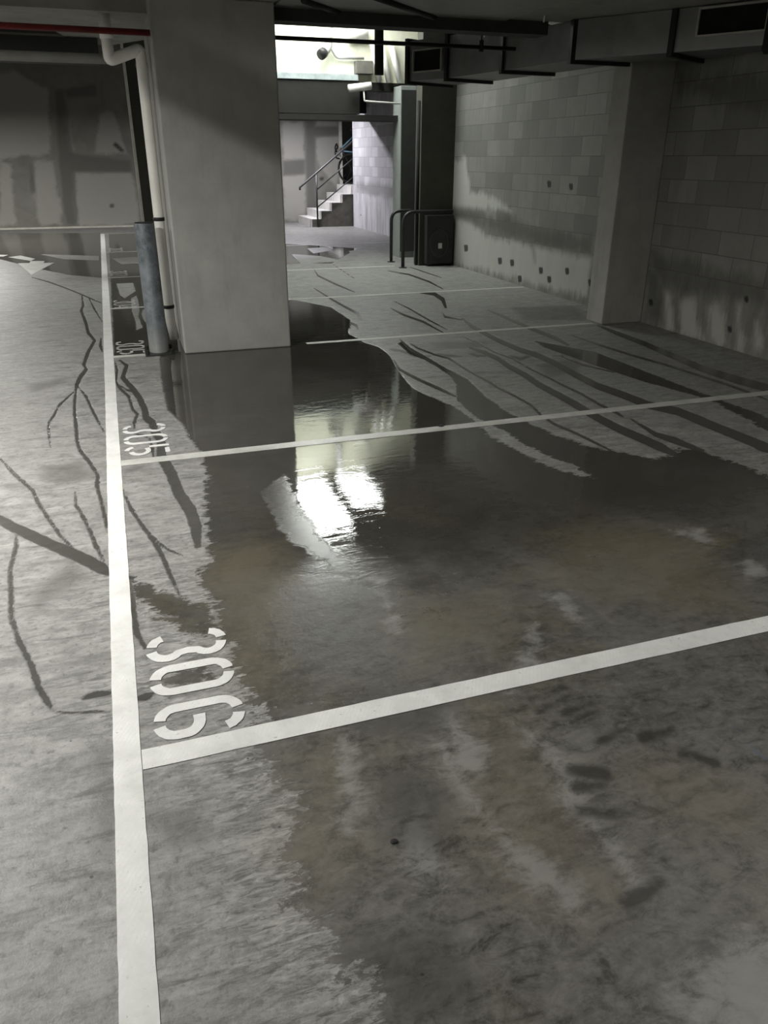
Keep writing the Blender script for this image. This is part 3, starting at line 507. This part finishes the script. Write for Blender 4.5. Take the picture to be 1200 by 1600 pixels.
# dark condenser box under the return wall
tag(tb('dark_gap_strip', [(4.515, 11.80, 0), (4.515, 11.80, 2.29)], .028, HOLE), 'thin black strip painting in the dark gap between the steel clad column and the black cabinet', 'pipe')  # black tube stands in for the dark gap beside the return wall
k = empty('metal_cabinet', (4.8, 11.5, 0), 'black metal cabinet with faint fan ring and small white label at the wall end', 'cabinet')
CABM = simple('cabinet_black', (.03, .032, .03), .5, .2, .35, 6)
bx('body', (4.60, 5.04, 11.58, 11.715, .03, .74), CABM, k, .01)
for x in (4.64, 4.98): bx('foot', (x, x+.04, 11.59, 11.7, 0, .03), BLK, k)
tb('fan_ring', [(4.80+.15*math.cos(a), 11.575, .34+.2*math.sin(a)) for a in [2*math.pi*i/32 for i in range(32)]], .008, simple('ring', (.07, .07, .065), .4, .4), k, 8, 0, True)
bx('label', (4.79, 4.85, 11.568, 11.58, .26, .34), simple('label_white', (.55, .55, .52), .5), k)
# ------------------------------------------------------------------ stairs, handrail and bicycle
st = empty('concrete_stairs', (4.7, 19.4, 0), 'white concrete steps with dark side rising right to the far doorway', 'stairs')
fr = [4.70, 4.94, 5.20, 5.48, 5.76]; hs = [.18, .36, .545, .73, .92]
for i, (x, h) in enumerate(zip(fr, hs)):
    x1 = fr[i+1] if i < 4 else 9.0
    y0, y1 = 19.42, (20.98 if x < 5.7 else 22.39)
    bx('step', (x, min(x1, 5.92), y0, 20.93, 0, h), STEP, st)
bx('floor_landing', (5.93, 9.0, 19.31, 22.39, .5, .92), STEP, st=True)
SIDE = simple('stair_side_paint', (.10, .095, .08), .8)
bm = bmesh.new(); pts = [(fr[0], 0)]
for i, h in enumerate(hs): pts += [(fr[i], h-.002), (fr[i+1] if i < 4 else 5.95, h-.002)]
pts += [(5.95, 0)]; a = [bm.verts.new((x, 19.405, z)) for x, z in pts]; c = [bm.verts.new((x, 19.419, z)) for x, z in pts]; bm.faces.new(a); bm.faces.new(c)
for i in range(len(pts)): bm.faces.new((a[i], a[(i+1) % len(pts)], c[(i+1) % len(pts)], c[i]))
mesh_obj('side_panel', bm, SIDE, st)
hr = empty('handrail', (4.82, 19.39, 0), 'dark steel handrail sloping up along the near side of the stairs', 'handrail')
tb('top_rail', [(4.42, 19.37, .84), (4.42, 19.37, .90), (5.70, 19.37, 1.86), (6.3, 19.37, 2.3)], .024, RAIL, hr, 12, .02)
tb('post', [(4.83, 19.37, 0), (4.83, 19.37, 1.21)], .022, RAIL, hr); tb('mid_rail', [(4.83, 19.37, .84), (6.3, 19.37, 1.94)], .014, RAIL, hr); tb('lower_rail', [(4.83, 19.37, .45), (6.3, 19.37, 1.52)], .014, RAIL, hr)
BK = empty('bicycle', (6.2, 20.6, .92), 'dark bicycle with drop handlebars standing tilted at the top of the stairs', 'bicycle')
TY = simple('tyre_rubber', (.012, .012, .012), .8); BLU = simple('blue_frame_paint', (.12, .25, .33), .4); ALU = simple('spoke_steel', (.4, .4, .4), .35, .8)
th = math.radians(42)
def bp(x, z, y=0.): return (6.06+x*math.cos(th)-z*math.sin(th), 20.6+y, 1.285+x*math.sin(th)+z*math.cos(th))
def wheel(cx):
    c = 32; W = tb('wheel', [bp(cx+.335*math.cos(2*math.pi*i/c), .335*math.sin(2*math.pi*i/c)) for i in range(c)], .024, TY, BK, 8, 0, True)
    tb('rim', [bp(cx+.312*math.cos(2*math.pi*i/c), .312*math.sin(2*math.pi*i/c)) for i in range(c)], .008, BLK, W, 6, 0, True)
    bm = bmesh.new()
    for i in range(16): a = 2*math.pi*i/16; tube(bm, [bp(cx, 0), bp(cx+.31*math.cos(a), .31*math.sin(a))], .0015, 4)
    mesh_obj('spokes', bm, RAIL, W)
wheel(0.); wheel(1.0)
tb('fork', [bp(0, 0, .05), bp(.10, .40, .03), bp(.13, .52, 0)], .012, BLK, BK); tb('fork', [bp(0, 0, -.05), bp(.10, .40, -.03), bp(.13, .52, 0)], .012, BLK, BK)
bm = bmesh.new()
for a, c in (((.13, .52), (.70, .50)), ((.12, .44), (.58, -.05)), ((.70, .56), (.58, -.05)), ((.58, -.05), (1., 0)), ((.70, .48), (1., 0))): tube(bm, [bp(*a), bp(*c)], .017, 10)
mesh_obj('frame', bm, BLU, BK, True)
tb('handlebar', [bp(-.10, .40, -.16), bp(-.16, .48, -.16), bp(-.08, .60, -.16), bp(.08, .60, 0), bp(.14, .66, .14), bp(.04, .60, .18), bp(.02, .50, .18)], .02, BLK, BK, 10, .04)
tb('seat_post', [bp(.70, .5), bp(.72, .62)], .013, ALU, BK); bm = bmesh.new(); tube(bm, [bp(.58, .64), bp(.85, .65)], .035, 10); mesh_obj('saddle', bm, TY, BK, True)
# ------------------------------------------------------------------ painted lines, arrow and bay numbers
def flat(name, polys, mat, z0=.0005, z1=.0022):
    bm = bmesh.new()
    for P in polys: prism(bm, P, z0, z1)
    return mesh_obj(name, bm, mat)
def rough_edge(x0, y0, x1, y1, w0, w1, n, j=.0010):
    """quad strip from (x0,y0) to (x1,y1) with slightly wavering edges"""
    d = Vector((x1-x0, y1-y0)); nn = Vector((-d.y, d.x)).normalized(); L = []; R = []
    for i in range(n+1):
        t = i/n; c = Vector((x0, y0))+d*t; w_ = (w0+(w1-w0)*t)/2
        L.append(c+nn*(w_+random.uniform(-j, j))); R.append(c-nn*(w_+random.uniform(-j, j)))
    bm_polys = [[L[i], L[i+1], R[i+1], R[i]] for i in range(n)]; return bm_polys
def strip_obj(name, quads, mat, z=.002):
    bm = bmesh.new(); cache = {}
    def V(p):
        k_ = (round(p[0], 6), round(p[1], 6))
        if k_ not in cache: cache[k_] = bm.verts.new((p[0], p[1], z))
        return cache[k_]
    for q_ in quads: bm.faces.new([V(p_) for p_ in q_])
    r_ = bmesh.ops.extrude_face_region(bm, geom=bm.faces[:]); bmesh.ops.translate(bm, verts=[e for e in r_['geom'] if isinstance(e, bmesh.types.BMVert)], vec=(0, 0, -.0015))
    return mesh_obj(name, bm, mat)
tag(strip_obj('aisle_line', rough_edge(-.150, -1., -.147, 6., .075, .075, 130)+rough_edge(-.147, 6., -.158, 19.05, .077, .085, 60), PAINT), 'long white painted line running from the foreground to the far wall', 'painted line')
BL = [(1, 1.785, 5.05, -.11, .082, 'nearest white bay line crossing the floor in front of number 306'),
      (2, 4.205, 5.05, -.11, .085, 'second white bay line crossing the wet floor in front of the column'),
      (3, 6.83, .19, -.11, .075, 'short white bay line piece ending at the bollard foot'),
      (4, 9.23, .47, -.11, .07, 'thin white bay line seen left of the pipe behind the bollard'),
      (5, 11.80, .47, -.11, .07, 'thin white bay line left of the bollard, third from the far wall'),
      (6, 15.16, 3.0, -.11, .07, 'thin white bay line left of the bollard, second from the far wall'),
      (7, 19.07, 3.0, -.11, .07, 'faint white bay line nearest the far wall')]
for n_, y, x1, x0, wd, lab in BL:
    e = .02*0
    tag(strip_obj('bay_line', rough_edge(x0, y-.0, x1, y+(0.004 if n_ > 2 else 0.0), wd, wd, 60 if n_ < 3 else 12), PAINT if n_ == 1 else PAINT_F), lab, 'painted line')
for y, xa, xb, lab in ((6.83, 1.56, 4.55, 'third white bay line reaching from beside the big column to the pillar'), (9.23, 1.9, 5.05, 'fourth white bay line on the far right floor'), (11.80, 1.02, 4.15, 'fifth white bay line ending at the front hoop rail'), (15.3, 3.0, 5.55, 'white line on the lit floor before the stairs')):
    tag(strip_obj('bay_line', rough_edge(xa, y, xb, y, .065, .065, 30), PAINT_F), lab, 'painted line')
ar = [G(*p_) for p_ in [(49,429.5),(28,411.5),(46,411),(48,408),(70,408),(68,411),(85,410.5)]]
tag(flat('direction_arrow', [ar], PAINT_F), 'white triangular arrow head painted on the aisle floor', 'painted arrow')
for P, lab in (([(13,402),(32,399.5),(55,404.5),(48,408)], 'white dash of the arrow shaft beside the arrow head'), ([(-12,401),(-8,398),(13,398.5),(5,401)], 'white dash at the left edge of the picture')):
    tag(flat('arrow_dash', [[G(*p_) for p_ in P]], PAINT_F), lab, 'painted arrow')
# stencilled digits: glyph x to the right, y up, unit 1 x 1.8 box, strokes as thick polylines
def arc(cx, cy_, rx, ry, a0, a1, n=8): return [(cx+rx*math.cos(math.radians(a0+(a1-a0)*i/n)), cy_+ry*math.sin(math.radians(a0+(a1-a0)*i/n))) for i in range(n+1)]
GL = {'0': [arc(.46, 1.35, .36, .35, 95, 180)+arc(.46, .45, .36, .35, 180, 262), arc(.54, .45, .36, .35, -82, 0)+arc(.54, 1.35, .36, .35, 0, 85)],
      '6': [arc(.55, 1.35, .36, .35, 10, 82)[::1], arc(.46, 1.35, .36, .35, 98, 180)+arc(.46, .45, .36, .35, 180, 262), arc(.54, .42, .36, .33, -82, 0)+arc(.54, .60, .36, .30, 0, 90)+[(.42, .90)]],
      '3': [arc(.42, 1.42, .33, .30, 172, 95), arc(.52, 1.38, .36, .32, 85, -52)+[(.70, .90)]+arc(.52, .42, .36, .34, 52, -82), arc(.42, .40, .33, .30, -98, -172)],
      '5': [[(.42, 1.66), (.90, 1.66)], [(.14, 1.76), (.14, .98)], arc(.50, .60, .38, .34, 125, -82), arc(.42, .42, .32, .32, -98, -168)],
      '4': [[(.70, 1.75), (.14, .62)], [(.14, .50), (.60, .50)], [(.72, 1.1), (.72, .08)]],
      '2': [arc(.5, 1.38, .36, .32, 175, 95), arc(.5, 1.38, .36, .32, 85, -30)+[(.2, .35)], [(.14, .12), (.9, .12)]]}
def digit(ch, x0, y0, W, Hh, parent, mat, th_=.2):
    bm = bmesh.new(); sx = W; sy2 = Hh/1.8
    for s in GL[ch]:
        pts = [Vector(p_) for p_ in s]; dd = []
        for p_ in pts:
            if not dd or (p_-dd[-1]).length > .02: dd.append(p_)
        pts = dd; n = len(pts); L = []; R = []
        for i in range(n):
            d = (pts[min(i+1, n-1)]-pts[max(i-1, 0)]).normalized(); nn = Vector((-d.y, d.x))
            jw = th_*.5+random.uniform(-.008, .008); L.append(pts[i]+nn*jw); R.append(pts[i]-nn*jw)
        def Wd(p_, z): return (x0+p_.y*sy2, y0-p_.x*sx, z)
        for i in range(n-1):
            a_ = [bm.verts.new(Wd(p_, .0024)) for p_ in (L[i], L[i+1], R[i+1], R[i])]; b_ = [bm.verts.new(Wd(p_, .0006)) for p_ in (L[i], L[i+1], R[i+1], R[i])]
            bm.faces.new(a_); bm.faces.new(b_[::-1])
            for k_ in range(4): bm.faces.new((a_[k_], b_[k_], b_[(k_+1) % 4], a_[(k_+1) % 4]))
    bmesh.ops.remove_doubles(bm, verts=bm.verts, dist=.0002)
    mesh_obj('digit', bm, mat, parent)
NUM = [('306', -.068, [2.392, 2.208, 1.998], .156, .262, PAINT, .24, 'large white stencilled number 306 in the foreground beside the long line'),
       ('305', -.088, [4.865, 4.66, 4.46], .165, .258, PAINT, .19, 'white stencilled number 305 on the floor behind the second bay line'),
       ('305', -.088, [7.43, 7.24, 7.06], .16, .255, PAINT_F, .15, 'white stencilled number 305 on the floor just left of the bollard'),
       ('304', -.075, [9.80, 9.60, 9.41], .17, .255, PAINT_F, .14, 'faint white stencilled number one bay beyond the bollard'),
       ('303', -.085, [12.52, 12.30, 12.10], .17, .255, PAINT_F, .14, 'small white stencilled number two bays beyond the bollard'),
       ('302', -.06, [15.88, 15.66, 15.46], .17, .25, PAINT_F, .18, 'faint white stencilled number nearest the far wall')]
for s, x0, ys, W, Hh, mt, tk, lab in NUM:
    e = empty('bay_number', (x0, ys[-1], 0), lab, 'painted number')
    for ch, y in zip(s, ys): digit(ch, x0, y, W, Hh, e, mt, tk)
# ------------------------------------------------------------------ scraps on the floor
def scrap(px, py, s, label):
    x, y = G(px, py); bm = bmesh.new(); bmesh.ops.create_icosphere(bm, subdivisions=2, radius=s)
    for v in bm.verts: v.co = Vector((v.co.x*random.uniform(.8, 1.3)+x, v.co.y*random.uniform(.7, 1.1)+y, max(0, v.co.z*.35+s*.2)))
    tag(mesh_obj('leaf_scrap', bm, TY), label, 'debris')
scrap(616, 1315, .009, 'small black scrap on the wet floor near the bottom of the picture')
scrap(689, 666, .02, 'dark scrap lying on the second bay line')
scrap(595, 553, .012, 'dark scrap beside the rusty streak behind the third bay line')
# ------------------------------------------------------------------ aisle lamps (housings of the lights above) and added shadow plate
LAMP = emis('lamp_diffuser', (1., .98, .93), 3.0); HOUS = simple('lamp_housing', (.5, .5, .48), .5)
for i, (x, y, lab) in enumerate([(a_[0], a_[1], s_) for a_, s_ in zip(AISLE, ('first', 'second', 'third', 'fourth'))]+[(2.65, 1.2, 'bay')]):
    zc = LOWZ if y < 6.9 else 4.0
    e = empty('batten_lamp', (x, y, 2.5), 'white batten lamp over the aisle, %s from the camera' % lab if lab != 'bay' else 'white batten lamp over the bays behind the camera', 'lamp')
    bx('housing', (x-.09, x+.09, y-.62, y+.62, 2.50, 2.56), HOUS, e); bx('diffuser', (x-.06, x+.06, y-.6, y+.6, 2.475, 2.498), LAMP, e)
    if zc-2.56 > .02:
        for dy in (-.5, .5): tb('hanger', [(x, y+dy, 2.56), (x, y+dy, zc)], .006, BLK, e, 6)
e = empty('batten_lamp', (4.2, 19.0, 2.77), 'white batten lamp hanging in the stair room', 'lamp'); bx('housing', (3.92, 4.48, 18.92, 19.08, 2.77, 2.83), HOUS, e)
for dy in (-.2, .2): tb('hanger', [(4.2+dy, 19.0, 2.83), (4.2+dy, 19.0, 4.0)], .006, BLK, e, 6)
e = empty('bulkhead_lamp', (KEY[0], KEY[1], 2.5), 'square white bulkhead lamp on the ceiling left of the column', 'lamp')
bx('housing', (KEY[0]-.10, KEY[0]+.10, KEY[1]-.10, KEY[1]+.10, 2.50, 2.60), HOUS, e, .02); bx('diffuser', (KEY[0]-.06, KEY[0]+.06, KEY[1]-.06, KEY[1]+.06, 2.475, 2.498), LAMP, e)
Ls = Vector(KEY)
tr = bmesh.new(); vs = []
for (x, z) in ((.10, 2.13), (1.75, 1.35), (1.75, 1.92), (.10, 2.66)):
    pnt = Vector((x, 6.75, z)); vs.append(Ls+(pnt-Ls)*.19)
a = [tr.verts.new(v) for v in vs]; c = [tr.verts.new(v+Vector((0, .03, 0))) for v in vs]; tr.faces.new(a); tr.faces.new(c)
for i in range(4): tr.faces.new((a[i], a[(i+1) % 4], c[(i+1) % 4], c[i]))
tag(mesh_obj('shadow_plate', tr, STEEL), 'added unseen slanted plate that casts the shadow band on the column', 'shadow plate')  # out-of-view plate added and shaped to throw the diagonal shadow
